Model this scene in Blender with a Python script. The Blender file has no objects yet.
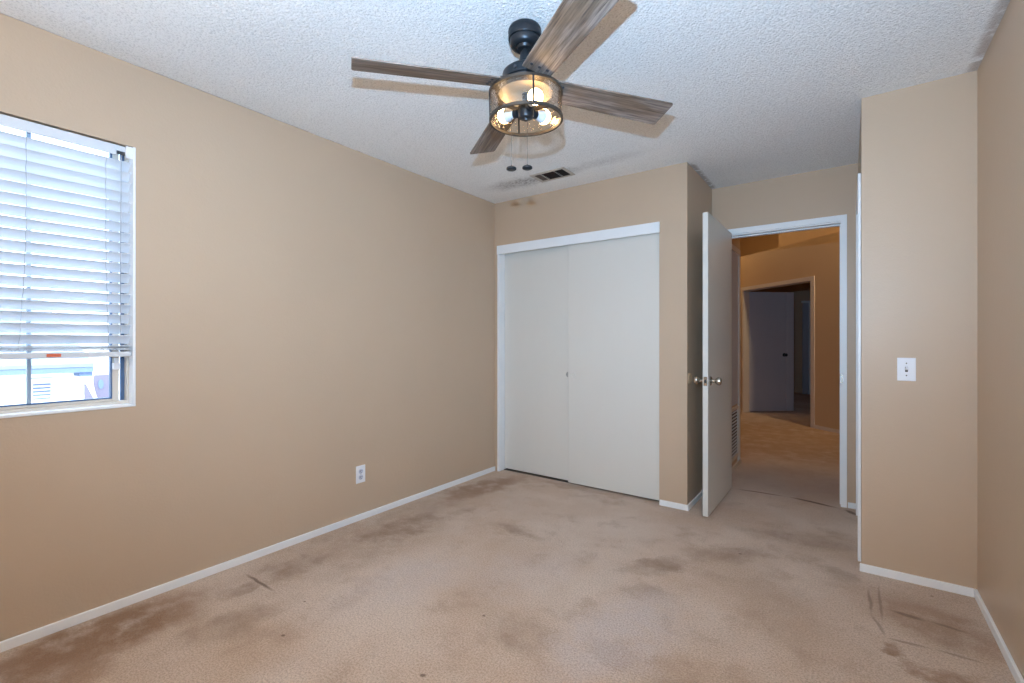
import bpy, bmesh, math, random
from mathutils import Vector, Matrix
random.seed(4)
C = bpy.context.scene.collection
SC = bpy.context.scene
PI = math.pi

# ------------------------------------------------------------------ camera
H_CAM, PSI, F_PX = 1.189, 0.62599, 465.9
cam_d = bpy.data.cameras.new('camera')
cam = bpy.data.objects.new('camera', cam_d); C.objects.link(cam)
cam.location = (0, 0, H_CAM); cam.rotation_euler = (PI / 2, 0, PSI)
cam_d.sensor_width = 36; cam_d.lens = F_PX / 1024 * 36; cam_d.shift_y = -0.9 / 1024
cam_d.clip_start = 0.02
SC.camera = cam

# ------------------------------------------------------------------ colour management, world, lights
SC.view_settings.view_transform = 'Standard'
SC.view_settings.look = 'None'
SC.view_settings.gamma = 1
SC.view_settings.use_curve_mapping = False
SC.view_settings.exposure = 0.0
SC.cycles.use_denoising = True
SC.cycles.max_bounces = 10
SC.cycles.diffuse_bounces = 6
SC.cycles.transparent_max_bounces = 24
SC.cycles.caustics_reflective = False
SC.cycles.caustics_refractive = False
SC.cycles.sample_clamp_indirect = 6

def lin(r, g, b):
    def f(c):
        c /= 255
        return c / 12.92 if c <= 0.04045 else ((c + 0.055) / 1.055) ** 2.4
    return (f(r), f(g), f(b), 1)

W = bpy.data.worlds.new('sky'); SC.world = W; W.use_nodes = True
bg = W.node_tree.nodes['Background']
bg.inputs['Color'].default_value = (0.70, 0.83, 1.0, 1)
bg.inputs['Strength'].default_value = 8.0

def light(name, kind, loc, energy, color, **kw):
    d = bpy.data.lights.new(name, kind); o = bpy.data.objects.new(name, d); C.objects.link(o)
    o.location = loc; d.energy = energy; d.color = color
    for k, v in kw.items(): setattr(d, k, v)
    return o
def aim(o, target):
    o.rotation_euler = (Vector(target) - o.location).to_track_quat('-Z', 'Y').to_euler()

sun = light('sun', 'SUN', (4, -3, 9), 6.0, (1, 0.96, 0.9), angle=0.02)
aim(sun, (-6, 1.5, 0))
# the photographer's flash on a bracket over the camera: one head forward; the spot bounced off the ceiling is added fill
flash = light('flash_head', 'SPOT', (-0.045, 0.02, 1.46), 300, (0.40, 0.68, 1.0), spot_size=math.radians(150), spot_blend=1.0, shadow_soft_size=0.012)
aim(flash, (-1.15, 1.75, 2.5))
bounce = light('bounce_fill', 'SPOT', (-0.35, 0.15, 1.30), 390, (0.94, 0.92, 0.87), spot_size=math.radians(120), spot_blend=1.0, shadow_soft_size=0.05)
aim(bounce, (-0.7, -0.35, 2.44))
# warm lamp of the hall, over the passage beyond the door, and two added fills
hall_l = light('hall_light', 'SPOT', (0.70, 6.29, 3.20), 140, (1, 0.72, 0.40), spot_size=math.radians(140), spot_blend=1.0, shadow_soft_size=0.10)
aim(hall_l, (-0.45, 7.0, 2.0))
hall_fill = light('hall_light', 'POINT', (-2.25, 8.15, 3.1), 17, (1, 0.68, 0.33), shadow_soft_size=0.10)  # added warm fill for the left upper hall wall
far_l = light('far_room_blue_fill', 'AREA', (1.2, 10.0, 1.5), 2.2, (0.55, 0.72, 1.0), size=1.0)  # unseen area light added to tint the closed far bedroom blue
aim(far_l, (-1.2, 9.0, 1.0))

# ------------------------------------------------------------------ materials
class NT:
    def __init__(s, name):
        s.m = bpy.data.materials.new(name); s.m.use_nodes = True
        s.t = s.m.node_tree; s.n = s.t.nodes; s.l = s.t.links
        s.b = s.n['Principled BSDF']; s.o = s.n['Material Output']
    def node(s, typ, ins=None, **props):
        nd = s.n.new(typ)
        for k, v in props.items(): setattr(nd, k, v)
        for k, v in (ins or {}).items():
            if isinstance(v, bpy.types.NodeSocket): s.l.new(v, nd.inputs[k])
            else: nd.inputs[k].default_value = v
        return nd
    def math(s, op, a, b=0.0, c=None, clamp=False):
        i = {0: a, 1: b}
        if c is not None: i[2] = c
        return s.node('ShaderNodeMath', i, operation=op, use_clamp=clamp).outputs[0]
    def vmath(s, op, a, b=(0, 0, 0)):
        return s.node('ShaderNodeVectorMath', {0: a, 1: b}, operation=op)
    def coord(s, which='Object'):
        return s.node('ShaderNodeTexCoord').outputs[which]
    def mapping(s, v, scale=(1, 1, 1), loc=(0, 0, 0), rot=(0, 0, 0)):
        return s.node('ShaderNodeMapping', {'Vector': v, 'Scale': scale, 'Location': loc, 'Rotation': rot}).outputs[0]
    def noise(s, v, scale, detail=4, rough=0.55, dist=0.0):
        return s.node('ShaderNodeTexNoise', {'Vector': v, 'Scale': scale, 'Detail': detail, 'Roughness': rough, 'Distortion': dist}).outputs['Fac']
    def rng(s, v, a, b, c=0.0, d=1.0, smooth=True):
        return s.node('ShaderNodeMapRange', {'Value': v, 'From Min': a, 'From Max': b, 'To Min': c, 'To Max': d},
                      interpolation_type='SMOOTHSTEP' if smooth else 'LINEAR').outputs[0]
    def mix(s, f, a, b, blend='MIX'):
        nd = s.node('ShaderNodeMix', data_type='RGBA', blend_type=blend)
        for idx, v in ((0, f), (6, a), (7, b)):
            if isinstance(v, bpy.types.NodeSocket): s.l.new(v, nd.inputs[idx])
            else: nd.inputs[idx].default_value = v
        return nd.outputs[2]
    def bump(s, h, strength=0.3, dist=0.01):
        nd = s.node('ShaderNodeBump', {'Height': h, 'Strength': strength, 'Distance': dist})
        s.l.new(nd.outputs[0], s.b.inputs['Normal']); return nd
    def set(s, **kw):
        for k, v in kw.items():
            k = k.replace('_', ' ')
            if isinstance(v, bpy.types.NodeSocket): s.l.new(v, s.b.inputs[k])
            else: s.b.inputs[k].default_value = v
        return s.m
    def ellipse(s, p, x, y, ang, a, b, k=0.45):
        """soft ellipse mask in plan: centre, direction of its long axis, half axes"""
        q = s.vmath('SUBTRACT', p, (x, y, 0)).outputs[0]
        ca, sa = math.cos(ang), math.sin(ang)
        u = s.vmath('DOT_PRODUCT', q, (ca / a, sa / a, 0)).outputs['Value']
        v = s.vmath('DOT_PRODUCT', q, (-sa / b, ca / b, 0)).outputs['Value']
        r = s.math('SQRT', s.math('ADD', s.math('MULTIPLY', u, u), s.math('MULTIPLY', v, v)))
        return s.rng(r, k, 1.0, 1.0, 0.0)

def plain(name, col, rough=0.5, metal=0.0, var=0.04, scale=30, bump=0.0):
    n = NT(name); c = n.coord()
    f = n.noise(c, scale, 4)
    d = tuple(max(0, x * (1 - var)) for x in col[:3]) + (1,); e = tuple(min(1, x * (1 + var)) for x in col[:3]) + (1,)
    m = n.set(Base_Color=n.mix(f, d, e), Roughness=rough, Metallic=metal)
    if bump: n.bump(f, bump, 0.002)
    return m

def paint_wall(name, col, rough=0.42, marks=True):
    n = NT(name); c = n.coord()
    f = n.noise(c, 1.6, 5, 0.6)
    base = n.mix(n.rng(f, 0.3, 0.75), tuple(x * 0.965 for x in col[:3]) + (1,), col)
    if marks:
        s = n.rng(n.noise(n.mapping(c, (3, 3, 1.1)), 2.2, 6, 0.7), 0.63, 0.8)
        base = n.mix(n.math('MULTIPLY', s, 0.12), base, tuple(x * 0.7 for x in col[:3]) + (1,))
    peel = n.noise(c, 120, 2, 0.5)
    n.bump(n.math('ADD', peel, n.noise(c, 34, 2, 0.5)), 0.11, 0.006)
    n.b.inputs['Specular IOR Level'].default_value = 0.4
    return n.set(Base_Color=base, Roughness=rough)

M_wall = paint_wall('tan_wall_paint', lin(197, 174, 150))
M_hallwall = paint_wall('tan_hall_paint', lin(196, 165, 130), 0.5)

def make_ceiling():
    n = NT('popcorn_ceiling'); c = n.coord()
    v = n.node('ShaderNodeTexVoronoi', {'Vector': c, 'Scale': 95.0, 'Randomness': 1.0}, feature='SMOOTH_F1').outputs['Distance']
    b = n.noise(c, 120, 4, 0.7)
    hgt = n.math('SUBTRACT', n.math('MULTIPLY', b, 1.3), v)
    n.bump(hgt, 0.55, 0.010)
    col = n.mix(n.rng(b, 0.36, 0.5), lin(226, 226, 226), lin(250, 250, 250))
    wv = n.vmath('ADD', c, n.node('ShaderNodeVectorMath', {0: n.node('ShaderNodeTexNoise', {'Vector': c, 'Scale': 9.0, 'Detail': 4.0}).outputs['Color'], 1: (0.10, 0.10, 0)}, operation='MULTIPLY').outputs[0]).outputs[0]
    soot = n.ellipse(wv, -2.06, 3.08, 0.05, 0.42, 0.16, 0.0)
    soot2 = n.ellipse(wv, -1.74, 3.08, 0.0, 0.28, 0.13, 0.3)
    soot3 = n.ellipse(wv, -1.35, 3.06, 0.0, 0.5, 0.10, 0.0)
    grain = n.rng(n.noise(c, 60, 4, 0.7), 0.36, 0.62)
    f = n.math('ADD', n.math('MULTIPLY', soot, 0.75), n.math('MULTIPLY', soot2, 0.35))
    f = n.math('ADD', f, n.math('MULTIPLY', soot3, 0.22))
    f = n.math('MULTIPLY', f, n.math('ADD', n.math('MULTIPLY', grain, 0.75), 0.25), clamp=True)
    col = n.mix(f, col, lin(95, 84, 78))
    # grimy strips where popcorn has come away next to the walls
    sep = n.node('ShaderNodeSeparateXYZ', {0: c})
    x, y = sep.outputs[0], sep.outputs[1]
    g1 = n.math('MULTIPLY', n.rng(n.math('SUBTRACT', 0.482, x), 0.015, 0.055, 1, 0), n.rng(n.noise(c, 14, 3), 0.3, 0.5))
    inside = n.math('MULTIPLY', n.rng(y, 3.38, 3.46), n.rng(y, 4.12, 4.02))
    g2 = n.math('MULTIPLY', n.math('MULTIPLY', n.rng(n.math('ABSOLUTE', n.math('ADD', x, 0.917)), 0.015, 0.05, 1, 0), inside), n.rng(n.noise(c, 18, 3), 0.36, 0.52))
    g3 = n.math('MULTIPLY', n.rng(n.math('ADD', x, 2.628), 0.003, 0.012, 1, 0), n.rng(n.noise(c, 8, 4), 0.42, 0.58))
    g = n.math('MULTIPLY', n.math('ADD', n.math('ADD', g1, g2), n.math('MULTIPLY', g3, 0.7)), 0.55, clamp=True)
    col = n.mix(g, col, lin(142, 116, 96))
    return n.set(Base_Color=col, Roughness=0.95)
M_ceil = make_ceiling()

def floor_pt(u, v, z=0.0):
    a = (u - 512) / F_PX; t = (z - H_CAM) / (-(v - 340.6) / F_PX)
    return (t * (math.cos(PSI) * a - math.sin(PSI)), t * (math.sin(PSI) * a + math.cos(PSI)))
def make_carpet():
    n = NT('beige_carpet'); c = n.coord()
    warp = n.node('ShaderNodeTexNoise', {'Vector': c, 'Scale': 5.0, 'Detail': 5.0, 'Roughness': 0.65}).outputs['Color']
    wv = n.vmath('ADD', c, n.vmath('MULTIPLY', n.vmath('SUBTRACT', warp, (0.5, 0.5, 0.5)).outputs[0], (0.30, 0.30, 0)).outputs[0]).outputs[0]
    wv1 = n.vmath('ADD', c, n.vmath('MULTIPLY', n.vmath('SUBTRACT', warp, (0.5, 0.5, 0.5)).outputs[0], (0.035, 0.035, 0)).outputs[0]).outputs[0]
    big = n.noise(c, 1.3, 4, 0.6)
    mid = n.noise(c, 4.5, 5, 0.65)
    col = n.mix(n.rng(big, 0.32, 0.68), lin(208, 181, 158), lin(226, 207, 191))
    col = n.mix(n.math('MULTIPLY', n.rng(mid, 0.5, 0.72), 0.45), col, lin(168, 138, 114))
    def layer(col, spots, tint, vec, lo, hi, fl):
        acc = None
        for (x, y, ang, a, b, st) in spots:
            e = n.math('MULTIPLY', n.ellipse(vec, x, y, ang, a, b, 0.35), st)
            acc = e if acc is None else n.math('MAXIMUM', acc, e)
        nz = n.rng(n.noise(c, 7, 6, 0.7), lo, hi, fl, 1.0)
        return n.mix(n.math('MULTIPLY', acc, nz, clamp=True), col, tint)
    def st(p, q, w, k):
        (x0, y0), (x1, y1) = floor_pt(*p), floor_pt(*q)
        return ((x0 + x1) / 2, (y0 + y1) / 2, math.atan2(y1 - y0, x1 - x0), math.hypot(x1 - x0, y1 - y0) / 2 + w * 0.6, w, k)
    # where the stains and one painted shadow strip lie on the carpet (the two ends of each, its half width in metres, its strength)
    col = layer(col, [st((-40, 690), (195, 598), 0.26, 1.0), st((10, 690), (90, 660), 0.22, 0.8), st((430, 502), (525, 476), 0.20, 0.85), st((520, 478), (640, 500), 0.08, 0.4),
                      st((880, 600), (985, 645), 0.26, 0.6), st((889, 646), (908, 657), 0.07, 0.9), st((900, 668), (985, 690), 0.10, 0.8)],
                lin(154, 117, 87), wv, 0.30, 0.56, 0.35)
    col = layer(col, [st((260, 580), (335, 552), 0.22, 0.8), st((222, 595), (252, 585), 0.10, 0.8), st((350, 546), (445, 512), 0.24, 0.95), st((180, 645), (285, 600), 0.15, 0.65),
                      st((495, 521), (545, 541), 0.08, 0.75), st((450, 515), (475, 506), 0.09, 0.7), st((200, 604), (480, 494), 0.42, 0.5),
                      st((625, 572), (690, 560), 0.11, 0.9), st((690, 559), (765, 549), 0.16, 0.7), st((620, 588), (668, 597), 0.11, 0.6), st((503, 622), (548, 648), 0.15, 0.6),
                      st((603, 643), (634, 661), 0.09, 0.85), st((650, 668), (700, 678), 0.13, 0.5), st((663, 610), (668, 628), 0.05, 0.6), st((735, 528), (865, 548), 0.18, 0.65),  # last strip here is the shadow in front of the hall, painted dark
                      st((825, 566), (853, 588), 0.10, 0.6), st((760, 570), (800, 650), 0.22, 0.3), st((610, 480), (700, 520), 0.15, 0.3)],
                lin(155, 129, 107), wv, 0.32, 0.66, 0.35)
    # doorway carpet painted greyer for the cool room light on it, and warmer hall
    col = layer(col, [(-0.4, 4.6, PI / 2, 0.75, 0.7, 0.65)], lin(168, 154, 146), wv, 0.2, 0.5, 0.6)
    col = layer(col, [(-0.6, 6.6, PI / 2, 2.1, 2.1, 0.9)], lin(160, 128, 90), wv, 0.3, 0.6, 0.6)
    # pale worn patches
    col = layer(col, [st((560, 675), (665, 600), 0.26, 0.8), st((340, 605), (460, 560), 0.26, 0.5), st((560, 560), (480, 590), 0.3, 0.3)], lin(216, 203, 198), wv, 0.3, 0.6, 0.3)
    # thin dents and seams (furniture marks in the corner, seam at the door, old seam by the wall)
    def seg(x0, y0, x1, y1, w, st):
        return ((x0 + x1) / 2, (y0 + y1) / 2, math.atan2(y1 - y0, x1 - x0), math.hypot(x1 - x0, y1 - y0) / 2 * 1.05, w, st)
    col = layer(col, MARKS(seg), lin(96, 72, 56), wv1, 0.3, 0.5, 0.75)
    fib = n.noise(c, 130, 6, 0.85)
    col = n.mix(n.rng(fib, 0.40, 0.58, 0.52, 0.0), col, lin(134, 106, 86))
    n.bump(n.math('ADD', fib, n.math('MULTIPLY', n.noise(c, 150, 3, 0.6), 1.0)), 0.7, 0.007)
    n.b.inputs['Specular IOR Level'].default_value = 0.1
    n.b.inputs['Sheen Weight'].default_value = 0.15
    return n.set(Base_Color=col, Roughness=1.0)

def MARKS(seg):
    # world positions of the marks seen on the carpet
    px = [((243, 573), (277, 593), 0.012, 0.8), ((888, 610), (930, 622), 0.02, 0.6), ((925, 620), (976, 636), 0.014, 0.5), ((884, 637), (935, 650), 0.012, 0.5),
          ((930, 648), (992, 666), 0.012, 0.5), ((869, 587), (872, 616), 0.01, 0.5), ((872, 614), (885, 637), 0.01, 0.5), ((879, 582), (883, 627), 0.008, 0.45),
          ((731, 488), (790, 497), 0.016, 0.85), ((785, 496), (843, 509), 0.026, 1.0), ((845, 509), (858, 516), 0.03, 0.8)]
    out = [seg(*floor_pt(*a), *floor_pt(*b), w, s) for a, b, w, s in px]
    for (u, v, r) in ((283, 635, 0.013), (484, 616, 0.011), (304, 602, 0.010), (422, 675, 0.016), (740, 554, 0.013), (931, 596, 0.009)):
        x, y = floor_pt(u, v); out.append((x, y, 0.3, r, r * 0.8, 0.8))
    return out
M_carpet = make_carpet()

M_trim = plain('white_trim_paint', lin(240, 242, 244), 0.4, 0, 0.03, 6)
def make_door_white(name, col, rough):
    n = NT(name); c = n.coord()
    f = n.noise(n.mapping(c, (1, 1, 0.35)), 5, 5, 0.65)
    sm = n.rng(n.noise(c, 2.4, 5, 0.6), 0.55, 0.8)
    base = n.mix(f, tuple(x * 0.95 for x in col[:3]) + (1,), col)
    base = n.mix(n.math('MULTIPLY', sm, 0.10), base, tuple(x * k for x, k in zip(col[:3], (0.85, 0.78, 0.68))) + (1,))
    n.bump(n.noise(n.mapping(c, (1, 1, 0.08)), 160, 2), 0.05, 0.002)
    return n.set(Base_Color=base, Roughness=rough)
M_door = make_door_white('white_door_paint', lin(221, 218, 211), 0.38)
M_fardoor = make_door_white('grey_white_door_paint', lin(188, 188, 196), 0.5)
M_frame = plain('window_vinyl', lin(214, 206, 196), 0.45, 0, 0.03, 8)
M_gasket_refl = plain('gasket_reflection_blue', lin(84, 108, 142), 0.6)  # this blue also paints the reflection in the fixed pane
M_slat = None
def make_slat():
    n = NT('white_blind_slat'); c = n.coord()
    f = n.noise(n.mapping(c, (1, 0.3, 1)), 40, 3)
    n.set(Base_Color=n.mix(f, lin(221, 226, 232), lin(230, 233, 238)), Roughness=0.4)
    tr = n.node('ShaderNodeBsdfTranslucent', {'Color': lin(214, 228, 245)})
    mx = n.node('ShaderNodeMixShader', {0: 0.11, 1: n.b.outputs[0], 2: tr.outputs[0]})
    n.l.new(mx.outputs[0], n.o.inputs[0]); return n.m
M_slat = make_slat()
M_rail = plain('white_rail_plastic', lin(214, 216, 220), 0.4, 0, 0.02, 10)
M_cord = plain('grey_cord', lin(170, 174, 182), 0.8)
M_orange = plain('orange_sticker', lin(214, 104, 66), 0.5)
def make_glass(name, tint, refl, seeded=False):
    n = NT(name); c = n.coord()
    t = n.node('ShaderNodeBsdfTransparent', {'Color': tint})
    g = n.node('ShaderNodeBsdfGlossy', {'Color': (1, 1, 1, 1), 'Roughness': 0.03})
    lw = n.node('ShaderNodeLayerWeight', {'Blend': 0.25})
    fac = n.math('MULTIPLY', lw.outputs['Fresnel'], refl, clamp=True)
    if seeded:
        v = n.node('ShaderNodeTexVoronoi', {'Vector': n.mapping(c, (1, 1, 0.7)), 'Scale': 85.0}).outputs['Distance']
        seeds = n.rng(v, 0.16, 0.34, 1.0, 0.0)
        bp = n.node('ShaderNodeBump', {'Height': n.math('ADD', seeds, n.noise(c, 25, 3)), 'Strength': 0.6, 'Distance': 0.004})
        n.l.new(bp.outputs[0], g.inputs['Normal'])
        fac = n.math('ADD', fac, n.math('ADD', n.math('MULTIPLY', seeds, 0.12), 0.03), clamp=True)
    mx = n.node('ShaderNodeMixShader', {0: fac, 1: t.outputs[0], 2: g.outputs[0]})
    n.l.new(mx.outputs[0], n.o.inputs[0]); return n.m
M_pane = make_glass('window_glass', (0.93, 0.97, 1, 1), 0.7)
M_seed = make_glass('seeded_glass', (0.90, 0.88, 0.85, 1), 0.4, True)
M_black = plain('dark_bronze_metal', lin(46, 49, 54), 0.38, 0.55, 0.1, 40)
M_rim = plain('brown_bronze_metal', lin(70, 62, 55), 0.42, 0.5, 0.1, 40)
M_bronze = plain('bronze_plate', lin(186, 170, 146), 0.5, 0.1, 0.08, 30)
def make_wood():
    n = NT('weathered_grey_oak'); c = n.coord()
    g = n.noise(n.mapping(c, (1.3, 30, 30)), 2.2, 8, 0.7, 0.3)
    k = n.noise(n.mapping(c, (3.5, 95, 95)), 2.0, 4, 0.6)
    big = n.noise(n.mapping(c, (2, 9, 9)), 1.5, 3, 0.5)
    col = n.mix(n.rng(g, 0.3, 0.68), lin(74, 63, 58), lin(164, 149, 139))
    col = n.mix(n.rng(big, 0.4, 0.65), col, n.mix(n.rng(g, 0.35, 0.7), lin(92, 76, 64), lin(138, 116, 98)))
    col = n.mix(n.rng(k, 0.55, 0.68, 0, 0.6), col, lin(56, 46, 42))
    n.bump(k, 0.15, 0.002)
    return n.set(Base_Color=col, Roughness=0.6)
M_wood = make_wood()
def make_emit(name, col, strength):
    n = NT(name)
    v = n.noise(n.coord(), 5, 1)
    return n.set(Base_Color=col, Emission_Color=n.mix(v, col, col), Emission_Strength=strength, Roughness=0.4)
M_bulb = make_emit('warm_bulb_glow', (1.0, 0.68, 0.33, 1), 30.0)
M_bulbbase = plain('white_bulb_base', lin(205, 212, 222), 0.4)
M_plate = plain('white_plastic', lin(236, 236, 240), 0.35, 0, 0.02, 10)
M_slot = plain('dark_slot', lin(52, 52, 58), 0.6)
M_chrome = plain('satin_nickel', lin(190, 184, 174), 0.24, 0.95, 0.05, 40)
M_chain = plain('dull_chain', lin(96, 96, 98), 0.5, 0.5, 0.1, 60)
M_vent = plain('dusty_white_metal', lin(190, 182, 172), 0.6, 0, 0.18, 30)
M_dark = plain('vent_dark', lin(66, 52, 45), 0.9, 0, 0.2, 30)
M_duct = plain('dusty_louvre', lin(96, 82, 74), 0.9, 0, 0.2, 30)
M_recept = plain('pale_blue_grey_plastic', lin(196, 202, 218), 0.4)
M_pull = plain('shaded_pull_grey', lin(176, 176, 172), 0.4, 0.2, 0.1, 60)  # grey paints the shade inside the left pull's recess
M_bumper = plain('tan_bumper', lin(192, 162, 130), 0.6)
M_stucco = plain('white_stucco', lin(236, 234, 232), 0.9, 0, 0.03, 60, 0.3)
M_roof = plain('grey_shingle', lin(112, 120, 132), 0.9, 0, 0.15, 18, 0.3)
M_fascia = plain('grey_blue_fascia', lin(92, 108, 138), 0.7)
M_muntin = plain('pale_blue_grey_bar', lin(150, 166, 186), 0.6)  # backlit blue-grey of the muntin put into its colour
M_lav = plain('lavender_grey_stucco', lin(104, 99, 116), 0.9, 0, 0.06, 30)

# ------------------------------------------------------------------ builders
def bx(bm, x0, x1, y0, y1, z0, z1):
    v = [bm.verts.new(p) for p in ((x0, y0, z0), (x1, y0, z0), (x1, y1, z0), (x0, y1, z0), (x0, y0, z1), (x1, y0, z1), (x1, y1, z1), (x0, y1, z1))]
    for f in ((3, 2, 1, 0), (4, 5, 6, 7), (0, 1, 5, 4), (1, 2, 6, 5), (2, 3, 7, 6), (3, 0, 4, 7)):
        bm.faces.new([v[i] for i in f])
    return v
def prism(bm, pts, z0, z1):
    a = [bm.verts.new((x, y, z0)) for x, y in pts]; b = [bm.verts.new((x, y, z1)) for x, y in pts]
    k = len(pts); bm.faces.new(a[::-1]); bm.faces.new(b)
    for i in range(k): bm.faces.new([a[i], a[(i + 1) % k], b[(i + 1) % k], b[i]])
def lathe(bm, prof, seg=48, mat=None, cap=True):
    rings = []
    for r, z in prof:
        rings.append([bm.verts.new((r * math.cos(2 * PI * i / seg), r * math.sin(2 * PI * i / seg), z)) for i in range(seg)])
    for a, b in zip(rings, rings[1:]):
        for i in range(seg): bm.faces.new([a[i], a[(i + 1) % seg], b[(i + 1) % seg], b[i]])
    if cap:
        bm.faces.new(rings[0][::-1]); bm.faces.new(rings[-1])
    if mat is not None:
        bmesh.ops.transform(bm, matrix=mat, verts=[v for r in rings for v in r])
def closed_lathe(bm, prof, seg=64, mat=None):
    lathe(bm, list(prof) + [prof[0]], seg, mat, cap=False)
    bmesh.ops.remove_doubles(bm, verts=bm.verts, dist=1e-6)
def tube(bm, pts, r, seg=8):
    pts = [Vector(p) for p in pts]; rings = []
    for i, p in enumerate(pts):
        t = (pts[min(i + 1, len(pts) - 1)] - pts[max(i - 1, 0)]).normalized()
        up = Vector((0, 0, 1)) if abs(t.z) < 0.9 else Vector((1, 0, 0))
        a = t.cross(up).normalized(); b = t.cross(a)
        rings.append([bm.verts.new(p + (a * math.cos(2 * PI * k / seg) + b * math.sin(2 * PI * k / seg)) * r) for k in range(seg)])
    for a, b in zip(rings, rings[1:]):
        for k in range(seg): bm.faces.new([a[k], a[(k + 1) % seg], b[(k + 1) % seg], b[k]])
    bm.faces.new(rings[0][::-1]); bm.faces.new(rings[-1])
def zto(d):
    return Vector((0, 0, 1)).rotation_difference(Vector(d).normalized()).to_matrix().to_4x4()

def obj(name, bm, mat, parent=None, bevel=0.0, smooth=False, off=None, segs=2):
    bmesh.ops.recalc_face_normals(bm, faces=bm.faces)
    if off is not None: bmesh.ops.translate(bm, vec=-Vector(off), verts=bm.verts)
    me = bpy.data.meshes.new(name); bm.to_mesh(me); bm.free()
    o = bpy.data.objects.new(name, me); C.objects.link(o); me.materials.append(mat)
    if smooth:
        for p in me.polygons: p.use_smooth = True
        me.set_sharp_from_angle(angle=math.radians(38))
    if bevel:
        b = o.modifiers.new('bevel', 'BEVEL'); b.width = bevel; b.segments = segs; b.limit_method = 'ANGLE'; b.angle_limit = math.radians(40)
    if parent: o.parent = parent
    return o
def box(name, x0, x1, y0, y1, z0, z1, mat, parent=None, bevel=0.0, off=None):
    bm = bmesh.new(); bx(bm, x0, x1, y0, y1, z0, z1); return obj(name, bm, mat, parent, bevel, off=off)
def tag(o, label=None, cat=None, group=None, kind=None):
    if label: o['label'] = label
    if cat: o['category'] = cat
    if group: o['group'] = group
    if kind: o['kind'] = kind
    return o
def thing(name, loc, label, cat, group=None, kind=None):
    o = bpy.data.objects.new(name, None); C.objects.link(o); o.location = loc; o.empty_display_size = 0.1
    return tag(o, label, cat, group, kind)
def struct(o): o['kind'] = 'structure'; return o

# ------------------------------------------------------------------ room shell
XL, XR, YC, XC, YB, YK, XK, H, YR = -2.628, 0.482, 3.361, -0.917, 4.090, 3.008, 0.053, 2.44, -0.45
WY0, WY1, WZ0, WZ1 = -0.48 + 0.12, 0.712, 0.895, 2.066      # window opening
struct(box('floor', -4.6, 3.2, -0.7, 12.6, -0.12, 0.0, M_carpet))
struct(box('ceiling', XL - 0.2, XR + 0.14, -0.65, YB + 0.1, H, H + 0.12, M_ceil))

bm = bmesh.new(); X0 = XL - 0.14
bx(bm, X0, XL, YR - 0.12, WY0, 0, H); bx(bm, X0, XL, WY1, YB + 0.115, 0, H)
bx(bm, X0, XL, WY0, WY1, 0, WZ0); bx(bm, X0, XL, WY0, WY1, WZ1, H)
struct(obj('wall_left', bm, M_wall))
CX0, CX1, CZ = -2.595, -1.113, 2.046                         # closet opening
bm = bmesh.new()
bx(bm, XL, CX0, YC, YC + 0.115, 0, H); bx(bm, CX1, XC, YC, YC + 0.115, 0, H); bx(bm, CX0, CX1, YC, YC + 0.115, CZ, H)
bx(bm, XC - 0.1, XC, YC + 0.115, YB, 0, H)
struct(obj('wall_closet', bm, M_wall))
DX0, DX1, DZ = -0.800, -0.046, 2.046                         # entry door opening
bm = bmesh.new()
bx(bm, XL, DX0, YB, YB + 0.115, 0, H); bx(bm, DX1, XK + 0.12, YB, YB + 0.115, 0, H); bx(bm, DX0, DX1, YB, YB + 0.115, DZ, H)
struct(obj('wall_back', bm, M_wall))
BY0, BY1 = 3.185, 3.935                                      # door on the side of the jutting wall
bm = bmesh.new()
bx(bm, XK, XR, YK, YK + 0.11, 0, H); bx(bm, XK, XK + 0.11, YK + 0.11, BY0, 0, H); bx(bm, XK, XK + 0.11, BY1, YB, 0, H); bx(bm, XK, XK + 0.11, BY0, BY1, DZ, H)
struct(obj('wall_alcove', bm, M_wall))
struct(box('wall_right', XR, XR + 0.12, YR - 0.12, YK + 0.11, 0, H, M_wall))
struct(box('wall_rear', XL, XR, YR - 0.12, YR, 0, H, M_wall))

# baseboards
BH, BT = 0.040, 0.012
struct(box('baseboard_left', XL, XL + BT, YR + BT, YC - 0.001, 0, BH, M_trim, bevel=0.003))
struct(box('baseboard_closet', CX1 + 0.004, XC + BT, YC - BT, YC, 0, BH, M_trim, bevel=0.003))
struct(box('baseboard_entry', XC, XC + BT, YC + 0.0005, YB, 0, BH, M_trim, bevel=0.003))
struct(box('baseboard_back', -0.006, XK, YB - BT, YB, 0, BH, M_trim, bevel=0.003))
struct(box('baseboard_alcove', XK - 0.008, XR - BT, YK - BT, YK, 0, BH, M_trim, bevel=0.003))
struct(box('baseboard_right', XR - BT, XR, YR + BT, YK, 0, BH, M_trim, bevel=0.003))
struct(box('baseboard_rear', XL, XR, YR, YR + BT, 0, BH, M_trim, bevel=0.003))

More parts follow.
